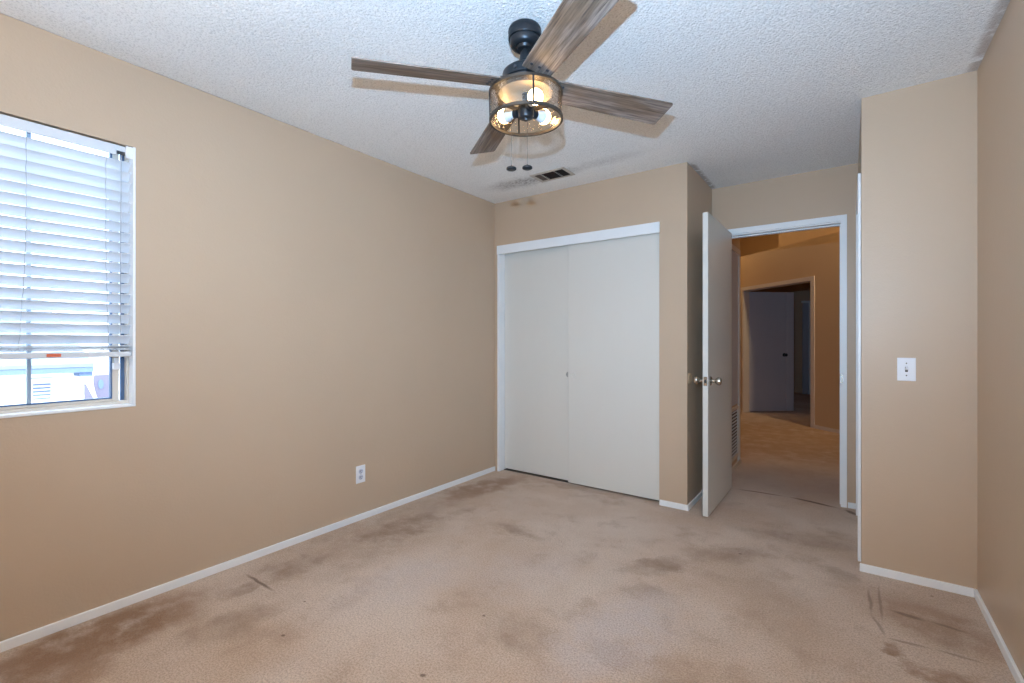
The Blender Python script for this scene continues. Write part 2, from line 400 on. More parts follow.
# ------------------------------------------------------------------ closet: jamb, fascia, two sliding doors
bm = bmesh.new()
bx(bm, CX0, CX0 + 0.022, YC - 0.003, YC + 0.118, 0, CZ)
bx(bm, CX0, CX1 + 0.003, YC - 0.010, YC + 0.010, CZ - 0.074, CZ + 0.004)
bx(bm, CX0 + 0.022, CX1, YC + 0.03, YC + 0.115, CZ - 0.02, CZ)
struct(obj('trim_1', bm, M_trim, bevel=0.003))
def closet_door(n, x0, x1, y, cup_x, label, pull_mat):
    r = thing('door_%d' % n, ((x0 + x1) / 2, y, 0.02), label, 'closet door', kind='structure')
    off = r.location
    box('panel', x0, x1, y, y + 0.035, 0.015, CZ - 0.03, M_door, r, 0.006, off)
    b = bmesh.new()
    closed_lathe(b, [(0.024, 0.0), (0.022, 0.005), (0.019, 0.005), (0.016, 0.001), (0.016, 0.0)], 32, Matrix.Translation((cup_x, y, 0.905)) @ zto((0, -1, 0)))
    lathe(b, [(0.016, 0.0), (0.016, 0.0008)], 32, Matrix.Translation((cup_x, y, 0.905)) @ zto((0, -1, 0)))
    obj('finger_pull', b, pull_mat, r, off=off, smooth=True)
    return r
closet_door(1, -2.572, -1.828, YC + 0.078, -1.903, 'left sliding white closet door, set behind the right one', M_pull)
closet_door(2, -1.885, -1.118, YC + 0.036, -1.836, 'right sliding white closet door, overlapping in front of the left one', M_door)
struct(box('trim_2', CX0 + 0.022, CX1, YC + 0.072, YC + 0.115, 0.0005, 0.004, M_duct))

# ------------------------------------------------------------------ entry door with frame
bm = bmesh.new(); CW = 0.055
bx(bm, DX1 - 0.001, DX1 + 0.035, YB - 0.012, YB, 0, DZ + 0.042)
bx(bm, DX0 - CW, DX1 - 0.001, YB - 0.012, YB, DZ + 0.0, DZ + 0.042)
bx(bm, DX0 - CW, DX0 + 0.004, YB - 0.012, YB, 0, DZ)
bx(bm, DX1 - 0.002, DX1, YB, YB + 0.115, 0, DZ); bx(bm, DX0, DX0 + 0.012, YB, YB + 0.115, 0, DZ); bx(bm, DX0 + 0.012, DX1 - 0.002, YB, YB + 0.115, DZ - 0.010, DZ)
bx(bm, DX1 - 0.008, DX1 - 0.002, YB + 0.05, YB + 0.085, 0, DZ - 0.010); bx(bm, DX0 + 0.012, DX1 - 0.002, YB + 0.05, YB + 0.085, DZ - 0.020, DZ - 0.010)
tr = struct(obj('trim_3', bm, M_trim, bevel=0.002))
bm = bmesh.new(); bx(bm, DX1 - 0.0015, DX1 + 0.013, YB - 0.0135, YB - 0.0115, 0.885, 0.945)
obj('strike_plate', bm, M_chrome, tr)

d3 = thing('door_3', (-0.776, 4.055, 0.0), 'open white flat door swung into the room beside the closet', 'door', kind='structure')
off = d3.location
SX0, SX1, SY0, SY1 = -0.794, -0.759, 3.277, 4.050
box('slab', SX0, SX1, SY0, SY1, 0.014, 2.046, M_door, d3, 0.002, off)
KY, KZ = 3.338, 0.917
for s, xf in ((1, SX1), (-1, SX0)):
    bm = bmesh.new()
    lathe(bm, [(0.031, 0.0), (0.031, 0.004), (0.024, 0.009), (0.012, 0.012), (0.011, 0.030), (0.018, 0.036), (0.026, 0.046), (0.0275, 0.056), (0.024, 0.066), (0.012, 0.071), (0.003, 0.072)], 32,
          Matrix.Translation((xf, KY, KZ)) @ zto((s, 0, 0)))
    obj('door_knob', bm, M_chrome, d3, off=off, smooth=True)
bm = bmesh.new(); bx(bm, -0.788, -0.765, SY0 - 0.0012, SY0 + 0.002, KZ - 0.030, KZ + 0.030); lp = obj('latch_plate', bm, M_chrome, d3, off=off)
bm = bmesh.new(); bx(bm, -0.781, -0.772, SY0 - 0.009, SY0 - 0.001, KZ - 0.011, KZ + 0.011); obj('latch_bolt', bm, M_black, lp, off=off)
for hz in (0.25, 1.05, 1.80):
    bm = bmesh.new(); lathe(bm, [(0.007, -0.045), (0.007, 0.045)], 12, Matrix.Translation((-0.801, 4.062, hz))); bx(bm, -0.802, -0.795, 4.02, 4.06, hz - 0.045, hz + 0.045)
    obj('hinge', bm, M_chrome, d3, off=off)

bm = bmesh.new()
lathe(bm, [(0.040, 0), (0.040, 0.006), (0.036, 0.010), (0.030, 0.011), (0.024, 0.007), (0.002, 0.005)], 40, zto((1, 0, 0)))
o = obj('wall_bumper', bm, M_bumper, smooth=True); o.location = (XC, 3.412, 0.92)
tag(o, 'round tan knob bumper on the wall behind the open white door', 'bumper')

# door in the side of the jutting wall (seen edge on)
bm = bmesh.new()
bx(bm, XK - 0.014, XK, BY0 - 0.058, BY0 + 0.003, 0, DZ + 0.045); bx(bm, XK - 0.014, XK, BY1 - 0.003, BY1 + 0.058, 0, DZ + 0.045)
bx(bm, XK - 0.014, XK, BY0 + 0.003, BY1 - 0.003, DZ - 0.003, DZ + 0.045)
struct(obj('trim_4', bm, M_trim, bevel=0.003))
d4 = thing('door_4', (XK + 0.03, (BY0 + BY1) / 2, 0), 'closed white door seen edge on beside the narrow wall with the switch', 'door', kind='structure')
box('slab', XK + 0.02, XK + 0.055, BY0 + 0.003, BY1 - 0.003, 0.012, DZ - 0.003, M_door, d4, 0.002, d4.location)

# ------------------------------------------------------------------ window
wn = thing('window_1', (XL - 0.09, (WY0 + WY1) / 2, WZ0), 'horizontal sliding window with pale vinyl frame behind the blind', 'window', kind='structure')
off = wn.location
FX0, FX1 = XL - 0.125, XL - 0.055
bm = bmesh.new()
bx(bm, FX0, FX1, WY0, WY1, WZ0 - 0.0, WZ0 + 0.020); bx(bm, FX0, FX1, WY0, WY1, WZ1 - 0.012, WZ1)
bx(bm, FX0, FX1, WY0, WY0 + 0.035, WZ0 + 0.020, WZ1 - 0.012); bx(bm, FX0, FX1, WY1 - 0.016, WY1, WZ0 + 0.020, WZ1 - 0.012)
obj('window_frame', bm, M_frame, wn, 0.003, off=off)
bm = bmesh.new()
bx(bm, XL - 0.055, XL + 0.004, WY0 - 0.004, WY1 + 0.002, WZ0 - 0.004, WZ0 + 0.008)
bx(bm, XL - 0.055, XL + 0.003, WY1 - 0.008, WY1 + 0.002, WZ0 + 0.008, WZ1)
obj('window_sill', bm, M_trim, wn, 0.002, off=off)
zf0, zf1 = WZ0 + 0.020, WZ1 - 0.012
def sash(y0, y1, x, stile):
    b = bmesh.new(); w = 0.022
    bx(b, x - 0.014, x + 0.014, y0, y0 + stile, zf0, zf1); bx(b, x - 0.014, x + 0.014, y1 - stile, y1, zf0, zf1)
    bx(b, x - 0.014, x + 0.014, y0 + stile, y1 - stile, zf0, zf0 + 0.012); bx(b, x - 0.014, x + 0.014, y0 + stile, y1 - stile, zf1 - 0.008, zf1)
    s = obj('window_sash', b, M_frame, wn, 0.002, off=off)
    b = bmesh.new(); g = 0.006
    bx(b, x - 0.010, x + 0.0145, y0 + stile, y0 + stile + g, zf0 + 0.012, zf1 - 0.012); bx(b, x - 0.010, x + 0.0145, y1 - stile - g, y1 - stile, zf0 + 0.012, zf1 - 0.012)
    bx(b, x - 0.010, x + 0.0145, y0 + stile + g, y1 - stile - g, zf0 + 0.012, zf0 + 0.012 + g); bx(b, x - 0.010, x + 0.0145, y0 + stile + g, y1 - stile - g, zf1 - 0.008 - g, zf1 - 0.008)
    obj('edging', b, M_gasket_refl, s)['label'] = 'dark rubber gasket'
    b = bmesh.new(); bx(b, x - 0.003, x + 0.003, y0 + stile + 0.002, y1 - stile - 0.002, zf0 + 0.014, zf1 - 0.014)
    obj('window_pane', b, M_pane, s)
    for ch in s.children:
        for v in ch.data.vertices: v.co -= Vector(off)
    return s
s1 = sash(WY0 + 0.035, 0.672, XL - 0.082, 0.025)
b = bmesh.new(); bx(b, XL - 0.098, XL - 0.072, 0.379, 0.391, zf0 + 0.012, zf1 - 0.012); obj('muntin', b, M_muntin, s1, off=off)
b = bmesh.new(); bx(b, XL - 0.070, XL - 0.050, 0.646, 0.672, 1.058, 1.088); bx(b, XL - 0.066, XL - 0.056, 0.652, 0.667, 1.088, 1.112); obj('window_latch', b, M_plate, wn, 0.003, off=off)
b = bmesh.new(); bx(b, XL - 0.112, XL - 0.106, 0.673, WY1 - 0.017, zf0, zf1); obj('window_pane', b, M_pane, wn, off=off)
b = bmesh.new(); bx(b, XL - 0.104, XL - 0.09, 0.682, WY1 - 0.016, zf0, zf1); obj('edging', b, M_gasket_refl, wn, off=off)  # blue strip stands in for the reflection in the fixed pane

# blind
BXc = XL - 0.033
BYa, BYb = WY0 + 0.012, 0.701
bl = thing('window_blind', (BXc, (BYa + BYb) / 2, 1.12), 'white horizontal slat blind hanging three quarters down the window', 'blind')
off = bl.location
bm = bmesh.new(); bx(bm, BXc - 0.024, BXc + 0.024, BYa, BYb, 2.035, 2.060); hr = obj('headrail', bm, M_slat, bl, 0.003, off=off)
bm = bmesh.new()
bx(bm, BXc + 0.024, BXc + 0.030, BYa - 0.004, BYb - 0.055, 2.014, 2.058)
obj('valance', bm, M_slat, hr, 0.002, off=off)
bm = bmesh.new(); bx(bm, BXc + 0.0235, BXc + 0.031, BYb - 0.022, BYb + 0.006, 2.010, 2.064); obj('end_cap', bm, M_plate, hr, 0.002, off=off)
bm = bmesh.new(); bx(bm, BXc + 0.0235, BXc + 0.027, BYb - 0.052, BYb - 0.024, 2.020, 2.034); obj('cord_lock', bm, M_slot, hr, off=off)
def slat_bm(zc, ang, w=0.050):
    b = bmesh.new(); k = 6; th = 0.0026
    top, bot = [], []
    for i in range(k + 1):
        s = -w / 2 + w * i / k
        crown = 0.0022 * (1 - (2 * s / w) ** 2)
        x = s * math.cos(ang) - crown * math.sin(ang); z = s * math.sin(ang) + crown * math.cos(ang)
        nx, nz = -math.sin(ang) * th, math.cos(ang) * th
        top.append((BXc + x + nx, zc + z + nz)); bot.append((BXc + x, zc + z))
    prof = top + bot[::-1]
    A = [b.verts.new((x, BYa + 0.004, z)) for x, z in prof]; B = [b.verts.new((x, BYb, z)) for x, z in prof]
    for i in range(len(prof)): b.faces.new([A[i], A[(i + 1) % len(prof)], B[(i + 1) % len(prof)], B[i]])
    b.faces.new(A); b.faces.new(B[::-1]); return b
z0s, z1s, ns = 1.193, 1.977, 18
for i in range(ns):
    zc = z0s + (z1s - z0s) * i / (ns - 1)
    obj('slat', slat_bm(zc, math.radians(47 + 1.5 * math.sin(i * 1.7))), M_slat, bl, off=off, smooth=True)
for zc, a in ((1.146, 3), (1.152, 1), (1.158, 4), (1.164, 2)):
    obj('slat', slat_bm(zc, math.radians(a)), M_slat, bl, off=off, smooth=True)
bm = bmesh.new(); bx(bm, BXc - 0.025, BXc + 0.025, BYa + 0.003, BYb, 1.117, 1.140); br = obj('bottom_rail', bm, M_rail, bl, 0.003, off=off)
bm = bmesh.new(); bx(bm, BXc + 0.0251, BXc + 0.0262, 0.425, 0.468, 1.122, 1.135); obj('sticker', bm, M_orange, br, off=off)['label'] = 'small orange sticker'
for cy, wob in ((0.368, -0.022), (0.612, 0.010)):
    b = bmesh.new()
    zz = [2.02 - (2.02 - 1.145) * i / 30 for i in range(31)]
    tube(b, [(BXc + 0.022 + 0.003 * math.sin(i), cy + (wob * max(0, (i - 12) / 18) ** 1.5 if wob else 0) + 0.0015 * math.sin(i * 2.1), z) for i, z in enumerate(zz)], 0.0009, 5)
    tube(b, [(BXc + 0.028, cy + wob - 0.03 + 0.0045 * i, 1.150 + 0.006 * math.sin(i * 1.3)) for i in range(16)], 0.0009, 5)
    tube(b, [(BXc - 0.022, cy, z) for z in zz], 0.0009, 5)
    obj('ladder_cord', b, M_cord, bl, off=off)
b = bmesh.new(); tube(b, [(BXc + 0.027, 0.664 - 0.003 * i / 8, 2.016 - 0.10 * i) for i in range(9)], 0.0014, 6)
obj('lift_cord', b, M_cord, bl, off=off)

# ------------------------------------------------------------------ ceiling fan
FC = Vector((-1.051, 1.541, H))
fan = thing('ceiling_fan', FC, 'four-blade grey wood ceiling fan with drum glass light kit', 'ceiling fan')
bm = bmesh.new(); lathe(bm, [(0.054, 0), (0.062, -0.004), (0.066, -0.012), (0.066, -0.047), (0.0650, -0.0485), (0.0605, -0.0490), (0.0605, -0.058), (0.056, -0.072), (0.049, -0.079), (0.042, -0.081), (0.038, -0.076), (0.032, -0.076), (0.027, -0.086), (0.018, -0.088)], 56)
cn = obj('canopy', bm, M_black, fan, smooth=True)
bm = bmesh.new(); closed_lathe(bm, [(0.0655, -0.0165), (0.0668, -0.0170), (0.0668, -0.0205), (0.0655, -0.0210)], 56); obj('trim_ring', bm, M_black, cn, smooth=True)
PIV = Vector((0, 0, -0.05))
TILT = Matrix.Rotation(0.0246, 4, 'X') @ Matrix.Rotation(-0.0019, 4, 'Y')
BASE = Matrix.Translation(PIV) @ TILT
def fpart(name, bm, mat, mtx=None, smooth=True, bevel=0.0, parent=None):
    o = obj(name, bm, mat, parent or fan, bevel, smooth)
    if parent is None: o.matrix_basis = BASE @ (mtx or Matrix())
    elif mtx is not None: o.matrix_basis = mtx
    return o
def zl(z): return z - (H + PIV.z)            # world height -> height below the pivot
bm = bmesh.new(); lathe(bm, [(0.011, zl(2.40)), (0.011, zl(2.30))], 20); lathe(bm, [(0.011, zl(2.345)), (0.018, zl(2.342)), (0.024, zl(2.312)), (0.027, zl(2.288))], 28)
fpart('downrod', bm, M_black)
bm = bmesh.new(); lathe(bm, [(0.026, zl(2.292)), (0.050, zl(2.282)), (0.078, zl(2.270)), (0.090, zl(2.260)), (0.092, zl(2.252)), (0.092, zl(2.226)), (0.086, zl(2.222)), (0.080, zl(2.190))], 56)
mh = fpart('motor_housing', bm, M_black)
for k in range(4):
    bm = bmesh.new()
    a = math.radians(54.9 + 45 + 90 * k); lathe(bm, [(0.006, 0), (0.006, 0.006), (0.003, 0.008)], 10, Matrix.Translation((0.0915 * math.cos(a), 0.0915 * math.sin(a), zl(2.242))) @ zto((math.cos(a), math.sin(a), 0)))
    fpart('housing_screw', bm, M_slot, parent=mh)
ZB, DROOP = 2.213, math.atan(0.040)
def blade_mesh():
    b = bmesh.new(); th = 0.006
    r0, r1 = 0.112, 0.661
    def outline():
        pts = []
        w0, w1 = 0.058, 0.0708
        pts += [(r0, -w0), (r1 - 0.010, -w1), (r1 - 0.003, -w1 + 0.003), (r1, -w1 + 0.010), (r1 + 0.001, w1 - 0.010), (r1 - 0.002, w1 - 0.003), (r1 - 0.009, w1), (r0, w0)]
        return pts
    prism(b, outline(), -th / 2, th / 2); return b
blade_me = None
for k in range(4):
    mtx = Matrix.Translation((0, 0, zl(ZB))) @ Matrix.Rotation(math.radians(54.87 + 90 * k), 4, 'Z') @ Matrix.Rotation(DROOP, 4, 'Y') @ Matrix.Rotation(math.radians(-12.7), 4, 'X')
    bo = fpart('blade', blade_mesh(), M_wood, mtx, smooth=False, bevel=0.0015)
    b = bmesh.new()
    prism(b, [(0.070, -0.022), (0.12, -0.040), (0.165, -0.044), (0.175, -0.030), (0.175, 0.030), (0.165, 0.044), (0.12, 0.040), (0.070, 0.022)], 0.0032, 0.0075)
    bx(b, 0.060, 0.110, -0.018, 0.018, 0.0075, 0.018)
    fpart('blade_iron', b, M_black, smooth=False, parent=bo)
    for yy in (-0.032, 0.0, 0.032):
        b = bmesh.new(); lathe(b, [(0.005, -0.0055), (0.006, -0.0045), (0.006, -0.003)], 12, Matrix.Translation((0.150, yy, 0)))
        fpart('blade_screw', b, M_slot, parent=bo)
# light kit
RS, ZT, ZBt = 0.145, 2.178, 2.075
bm = bmesh.new(); lathe(bm, [(0.080, zl(2.192)), (0.110, zl(2.184)), (0.136, zl(2.181)), (0.1385, zl(2.176)), (0.112, zl(2.174)), (0.109, zl(2.179)), (0.03, zl(2.1795))], 64)
fpart('light_pan', bm, M_rim)
bm = bmesh.new(); lathe(bm, [(0.108, zl(2.1785)), (0.106, zl(2.1765)), (0.02, zl(2.1780))], 64)
fpart('reflector', bm, M_bronze)
bm = bmesh.new()
closed_lathe(bm, [(RS - 0.0035, zl(ZT)), (RS - 0.0005, zl(ZT)), (RS - 0.0005, zl(ZBt)), (RS - 0.0035, zl(ZBt))], 96)
sh = fpart('lamp_shade', bm, M_seed)
sh['label'] = 'clear seeded glass drum'
for nm, zz, hh in (('shade_ring', ZT + 0.001, 0.0055), ('shade_ring', ZBt, 0.0055)):
    bm = bmesh.new()
    closed_lathe(bm, [(RS - 0.006, zl(zz - hh)), (RS + 0.003, zl(zz - hh)), (RS + 0.003, zl(zz + hh)), (RS - 0.006, zl(zz + hh))], 96)
    fpart(nm, bm, M_rim, parent=sh)['label'] = 'dark metal rim'
RIGHT = math.degrees(PSI)
for a in (-44.5, 136, 46, 226):
    an = math.radians(a + 0)
    bm = bmesh.new(); bx(bm, RS - 0.001, RS + 0.003, -0.0035, 0.0035, zl(ZBt), zl(ZT))
    fpart('shade_strut', bm, M_black, Matrix.Rotation(an, 4, 'Z'), smooth=False, parent=sh)['label'] = 'dark metal upright'
bm = bmesh.new(); lathe(bm, [(0.014, zl(2.180)), (0.014, zl(2.135)), (0.030, zl(2.130)), (0.032, zl(2.124)), (0.032, zl(2.092)), (0.028, zl(2.082)), (0.012, zl(2.078)), (0.010, zl(2.072)), (0.003, zl(2.070))], 36)
fpart('light_hub', bm, M_black)
for a, dz in ((-34, 0.004), (76, 0.0), (186, 0.0)):
    ar = math.radians(a); dirv = Vector((math.cos(ar), math.sin(ar), 0.10))
    base = Vector((0.024 * math.cos(ar), 0.024 * math.sin(ar), zl(2.108 + dz)))
    bm = bmesh.new(); lathe(bm, [(0.010, 0.0), (0.010, 0.008), (0.017, 0.012), (0.017, 0.030), (0.015, 0.032)], 24, Matrix.Translation(base) @ zto(dirv))
    sk = fpart('lamp_socket', bm, M_black)
    bm = bmesh.new(); lathe(bm, [(0.014, 0.030), (0.016, 0.036), (0.024, 0.054), (0.0285, 0.066)], 32, Matrix.Translation(base) @ zto(dirv))
    fpart('bulb_base', bm, M_bulbbase, parent=sk)['label'] = 'white plastic bulb base'
    bm = bmesh.new()
    lathe(bm, [(0.0285, 0.0662)] + [(0.030 * math.cos(t) + 0.00, 0.075 + 0.030 * math.sin(t)) for t in [(-12 + 100 * i / 12) * PI / 180 for i in range(13)]], 36, Matrix.Translation(base) @ zto(dirv))
    fpart('bulb', bm, M_bulb, parent=sk)['label'] = 'glowing frosted bulb'
cR = Vector((math.cos(PSI), math.sin(PSI), 0)); cF = Vector((-math.sin(PSI), math.cos(PSI), 0))
for s, r_, f_ in ((-1, -0.0535, 0.006), (1, 0.010, -0.004)):
    p = cR * r_ + cF * f_
    # the chains hang plumb from the tilted hub
    bm = bmesh.new(); top, bot = 2.082, 1.885
    tube(bm, [(p.x, p.y, top - H), (p.x, p.y, bot - H)], 0.0007, 6)
    for i in range(40): 
        z = top - (top - bot) * (i + .5) / 40 - H
        bmesh.ops.create_icosphere(bm, subdivisions=1, radius=0.0011, matrix=Matrix.Translation((p.x, p.y, z)))
    ch = obj('pull_chain', bm, M_chain, fan)
    bm = bmesh.new(); lathe(bm, [(0.003, 0.012), (0.005, 0.007), (0.016, 0.005), (0.0200, 0.0015), (0.0200, -0.004), (0.015, -0.007), (0.003, -0.008)], 32, Matrix.Translation((p.x, p.y, 1.880 - H)))
    obj('chain_fob', bm, M_black, ch, smooth=True)

# ------------------------------------------------------------------ ceiling vent
VC = Vector((-1.812, 3.025, H))
vt = thing('ceiling_vent', VC, 'dusty metal air vent in the ceiling above the closet', 'vent')
bm = bmesh.new(); a, b_, w = 0.148, 0.092, 0.026
bx(bm, -a, a, -b_, -b_ + w, -0.006, 0); bx(bm, -a, a, b_ - w, b_, -0.006, 0); bx(bm, -a, -a + w, -b_ + w, b_ - w, -0.006, 0); bx(bm, a - w, a, -b_ + w, b_ - w, -0.006, 0)
obj('vent_frame', bm, M_vent, vt, 0.003)
bm = bmesh.new(); bx(bm, -a + w, a - w, -b_ + w, b_ - w, -0.0008, -0.0002); obj('vent_backing', bm, M_dark, vt)
for xx in (-0.062, 0.052):
    bm = bmesh.new(); bx(bm, xx - 0.005, xx + 0.005, -b_ + w, b_ - w, -0.007, -0.001); obj('vent_bar', bm, M_vent, vt)
bm = bmesh.new(); bx(bm, -a + w, -0.067, -b_ + w, b_ - w, -0.003, -0.0009); obj('damper_plate', bm, M_duct, vt)
for i in range(6):
    y = -b_ + w + (2 * (b_ - w)) * (i + 0.5) / 6
    bm = bmesh.new(); v = bx(bm, -0.057, a - w, -0.007, 0.007, -0.0006, 0.0006)
    bmesh.ops.transform(bm, matrix=Matrix.Translation((0, y, -0.0062)) @ Matrix.Rotation(math.radians(38), 4, 'X'), verts=v)
    obj('louvre', bm, M_dark, vt)

# ------------------------------------------------------------------ outlet and switch
ot = thing('wall_outlet', (XL, 1.917, 0.303), 'white duplex outlet low on the left wall', 'outlet')
bm = bmesh.new(); bx(bm, 0, 0.005, -0.0355, 0.0355, -0.057, 0.057); obj('cover_plate', bm, M_plate, ot, 0.002)
for s in (1, -1):
    bm = bmesh.new(); lathe(bm, [(0.0165, 0.004), (0.0165, 0.0068), (0.0155, 0.0074)], 32, Matrix.Translation((0, 0, s * 0.0195)) @ zto((1, 0, 0)))
    rc = obj('receptacle', bm, M_recept, ot, smooth=True)
    bm = bmesh.new()
    for yy, hh in ((-0.0065, 0.0045), (0.0065, 0.0035)): bx(bm, 0.0073, 0.0078, yy - 0.0020, yy + 0.0020, s * 0.0195 + 0.003 - hh, s * 0.0195 + 0.003 + hh)
    lathe(bm, [(0.0028, 0.0073), (0.0028, 0.0079)], 12, Matrix.Translation((0, 0, s * 0.0195 - 0.009)) @ zto((1, 0, 0)))
    obj('slots', bm, M_slot, rc)
bm = bmesh.new(); lathe(bm, [(0.003, 0.005), (0.002, 0.0062)], 12, zto((1, 0, 0))); obj('plate_screw', bm, M_chrome, ot)

sw = thing('light_switch', (0.2305, YK, 1.047), 'white toggle light switch plate on the narrow right wall', 'light switch')
bm = bmesh.new(); bx(bm, -0.0355, 0.0355, -0.005, 0, -0.057, 0.057); obj('cover_plate', bm, M_plate, sw, 0.002)
bm = bmesh.new(); bx(bm, -0.0055, 0.0055, -0.0058, -0.0045, -0.0125, 0.0125); cl = obj('toggle_collar', bm, M_duct, sw)
bm = bmesh.new(); v = bx(bm, -0.0042, 0.0042, -0.018, 0, -0.005, 0.005)
bmesh.ops.transform(bm, matrix=Matrix.Translation((0, -0.004, 0)) @ Matrix.Rotation(math.radians(-26), 4, 'X'), verts=v); obj('toggle', bm, M_plate, sw, 0.001)
for zz in (0.030, -0.030):
    bm = bmesh.new(); lathe(bm, [(0.0032, 0.005), (0.0022, 0.0063)], 12, Matrix.Translation((0, 0, zz)) @ zto((0, -1, 0))); obj('plate_screw', bm, M_duct, sw)

# ------------------------------------------------------------------ hall beyond the door
HX, HY = -0.857, 4.97
HC = 3.35
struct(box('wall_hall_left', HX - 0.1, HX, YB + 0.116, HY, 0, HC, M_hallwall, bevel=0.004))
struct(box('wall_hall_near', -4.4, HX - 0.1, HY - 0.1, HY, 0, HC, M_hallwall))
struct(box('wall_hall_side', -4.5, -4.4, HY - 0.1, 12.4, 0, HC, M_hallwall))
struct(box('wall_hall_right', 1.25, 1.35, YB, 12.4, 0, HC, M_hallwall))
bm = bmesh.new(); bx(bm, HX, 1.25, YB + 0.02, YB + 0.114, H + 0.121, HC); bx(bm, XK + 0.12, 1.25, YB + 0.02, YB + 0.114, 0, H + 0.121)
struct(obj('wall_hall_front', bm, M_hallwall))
struct(box('ceiling_hall', -4.5, 1.35, YB, 12.4, HC, HC + 0.1, plain('white_ceiling_paint', lin(226, 220, 208), 0.9)))
P1 = Vector((-0.10, 7.29)); DD = Vector((-0.735, 0.678)); NN = Vector((0.678, 0.735))   # diagonal wall: along, and away from us
def dp(t, n=0.0):
    p = P1 + DD * t + NN * n; return (p.x, p.y)
def quadz(bm, t0, t1, n0, n1, z0, z1): prism(bm, [dp(t0, n0), dp(t1, n0), dp(t1, n1), dp(t0, n1)], z0, z1)
T0, T1, TZ, LED = 0.43, 1.80, 2.02, 2.585
bm = bmesh.new(); quadz(bm, -1.75, T0, 0, 0.12, 0, LED); quadz(bm, T1, 3.9, 0, 0.12, 0, LED); quadz(bm, T0, T1, 0, 0.12, TZ, LED)
struct(obj('wall_hall_far', bm, M_hallwall))
bm = bmesh.new(); quadz(bm, -1.9, 4.4, 0.12, 1.9, LED - 0.1, LED); struct(obj('ceiling_far_room', bm, M_hallwall))
bm = bmesh.new(); quadz(bm, -1.9, 1.42, 0.35, 0.45, LED, HC); quadz(bm, 1.32, 1.42, 0.45, 1.1, LED, HC); quadz(bm, 1.32, 4.3, 1.1, 1.2, LED, HC)
struct(obj('wall_hall_upper', bm, M_hallwall))
bm = bmesh.new(); quadz(bm, T0 - 0.056, T0 + 0.004, -0.012, 0, 0, TZ + 0.05); quadz(bm, T1 - 0.004, T1 + 0.056, -0.012, 0, 0, TZ + 0.05); quadz(bm, T0 + 0.004, T1 - 0.004, -0.012, 0, TZ - 0.004, TZ + 0.05)
quadz(bm, T1 - 0.014, T1, 0, 0.12, 0, TZ); quadz(bm, T0, T0 + 0.014, 0, 0.12, 0, TZ); quadz(bm, T0 + 0.014, T1 - 0.014, 0, 0.12, TZ - 0.014, TZ)
M_halltrim = plain('cream_trim_paint', lin(206, 192, 178), 0.5)
struct(obj('trim_5', bm, M_halltrim))
bm = bmesh.new(); quadz(bm, -1.7, T0 - 0.058, -0.012, 0, 0, 0.045); struct(obj('baseboard_hall', bm, M_halltrim))
struct(box('baseboard_hall_left', HX, HX + 0.012, YB + 0.13, HY, 0, 0.05, M_halltrim, bevel=0.003))
# far bedroom shell
struct(box('wall_far_room_back', -4.5, 1.35, 12.4, 12.5, 0, HC + 0.1, M_hallwall))
bm = bmesh.new(); prism(bm, [dp(-1.9, 1.9), dp(4.4, 1.9), (-4.4, 12.4), (1.25, 12.4)], LED - 0.1, LED); bmesh.ops.recalc_face_normals(bm, faces=bm.faces)
struct(obj('ceiling_far_bedroom', bm, M_hallwall))

# far double-door leaf standing ajar
hp = Vector(dp(T1 - 0.016, 0.10))
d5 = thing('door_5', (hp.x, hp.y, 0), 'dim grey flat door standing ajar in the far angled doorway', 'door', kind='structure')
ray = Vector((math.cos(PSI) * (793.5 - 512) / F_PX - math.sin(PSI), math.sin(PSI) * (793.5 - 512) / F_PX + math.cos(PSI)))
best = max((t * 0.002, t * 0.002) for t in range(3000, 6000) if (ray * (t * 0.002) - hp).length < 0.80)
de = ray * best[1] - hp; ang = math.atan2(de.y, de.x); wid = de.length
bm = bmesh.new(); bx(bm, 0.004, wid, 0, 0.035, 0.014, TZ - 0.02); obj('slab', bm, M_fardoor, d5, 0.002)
bm = bmesh.new(); bx(bm, wid - 0.13, wid, -0.010, 0, 0.016, TZ - 0.022); obj('astragal', bm, M_fardoor, d5, 0.002)
bm = bmesh.new(); lathe(bm, [(0.030, 0), (0.030, 0.004), (0.011, 0.01), (0.011, 0.03), (0.026, 0.042), (0.027, 0.054), (0.018, 0.064), (0.003, 0.067)], 24, Matrix.Translation((wid - 0.17, 0, 0.95)) @ zto((0, -1, 0)))
obj('door_knob', bm, M_black, d5, smooth=True)
for hz in (0.25, 1.75):
    bm = bmesh.new(); bx(bm, -0.012, 0.006, -0.008, 0.002, hz - 0.05, hz + 0.05); obj('hinge', bm, M_halltrim, d5)
d5.rotation_euler = (0, 0, ang)

# pale bathroom door and frame deep in the far bedroom
def rp(u, d):
    a = (u - 512) / F_PX; return Vector((d * (math.cos(PSI) * a - math.sin(PSI)), d * (math.sin(PSI) * a + math.cos(PSI))))
q0, q1 = rp(803.4, 10.3), rp(811.0, 10.3)
d6 = thing('door_6', (q0.x, q0.y, 0), 'pale narrow door edge and frame deep in the far dark room', 'door', kind='structure')
wq = (q1 - q0).length
bm = bmesh.new(); bx(bm, 0, wq - 0.045, 0.01, 0.045, 0.01, 2.02); obj('slab', bm, M_fardoor, d6, 0.002)
bm = bmesh.new(); bx(bm, wq - 0.045, wq, -0.01, 0.05, 0.0, 2.02); bx(bm, -0.02, wq, -0.01, 0.05, 2.021, 2.07); obj('door_casing', bm, M_trim, d6, 0.002)
d6.rotation_euler = (0, 0, PSI)

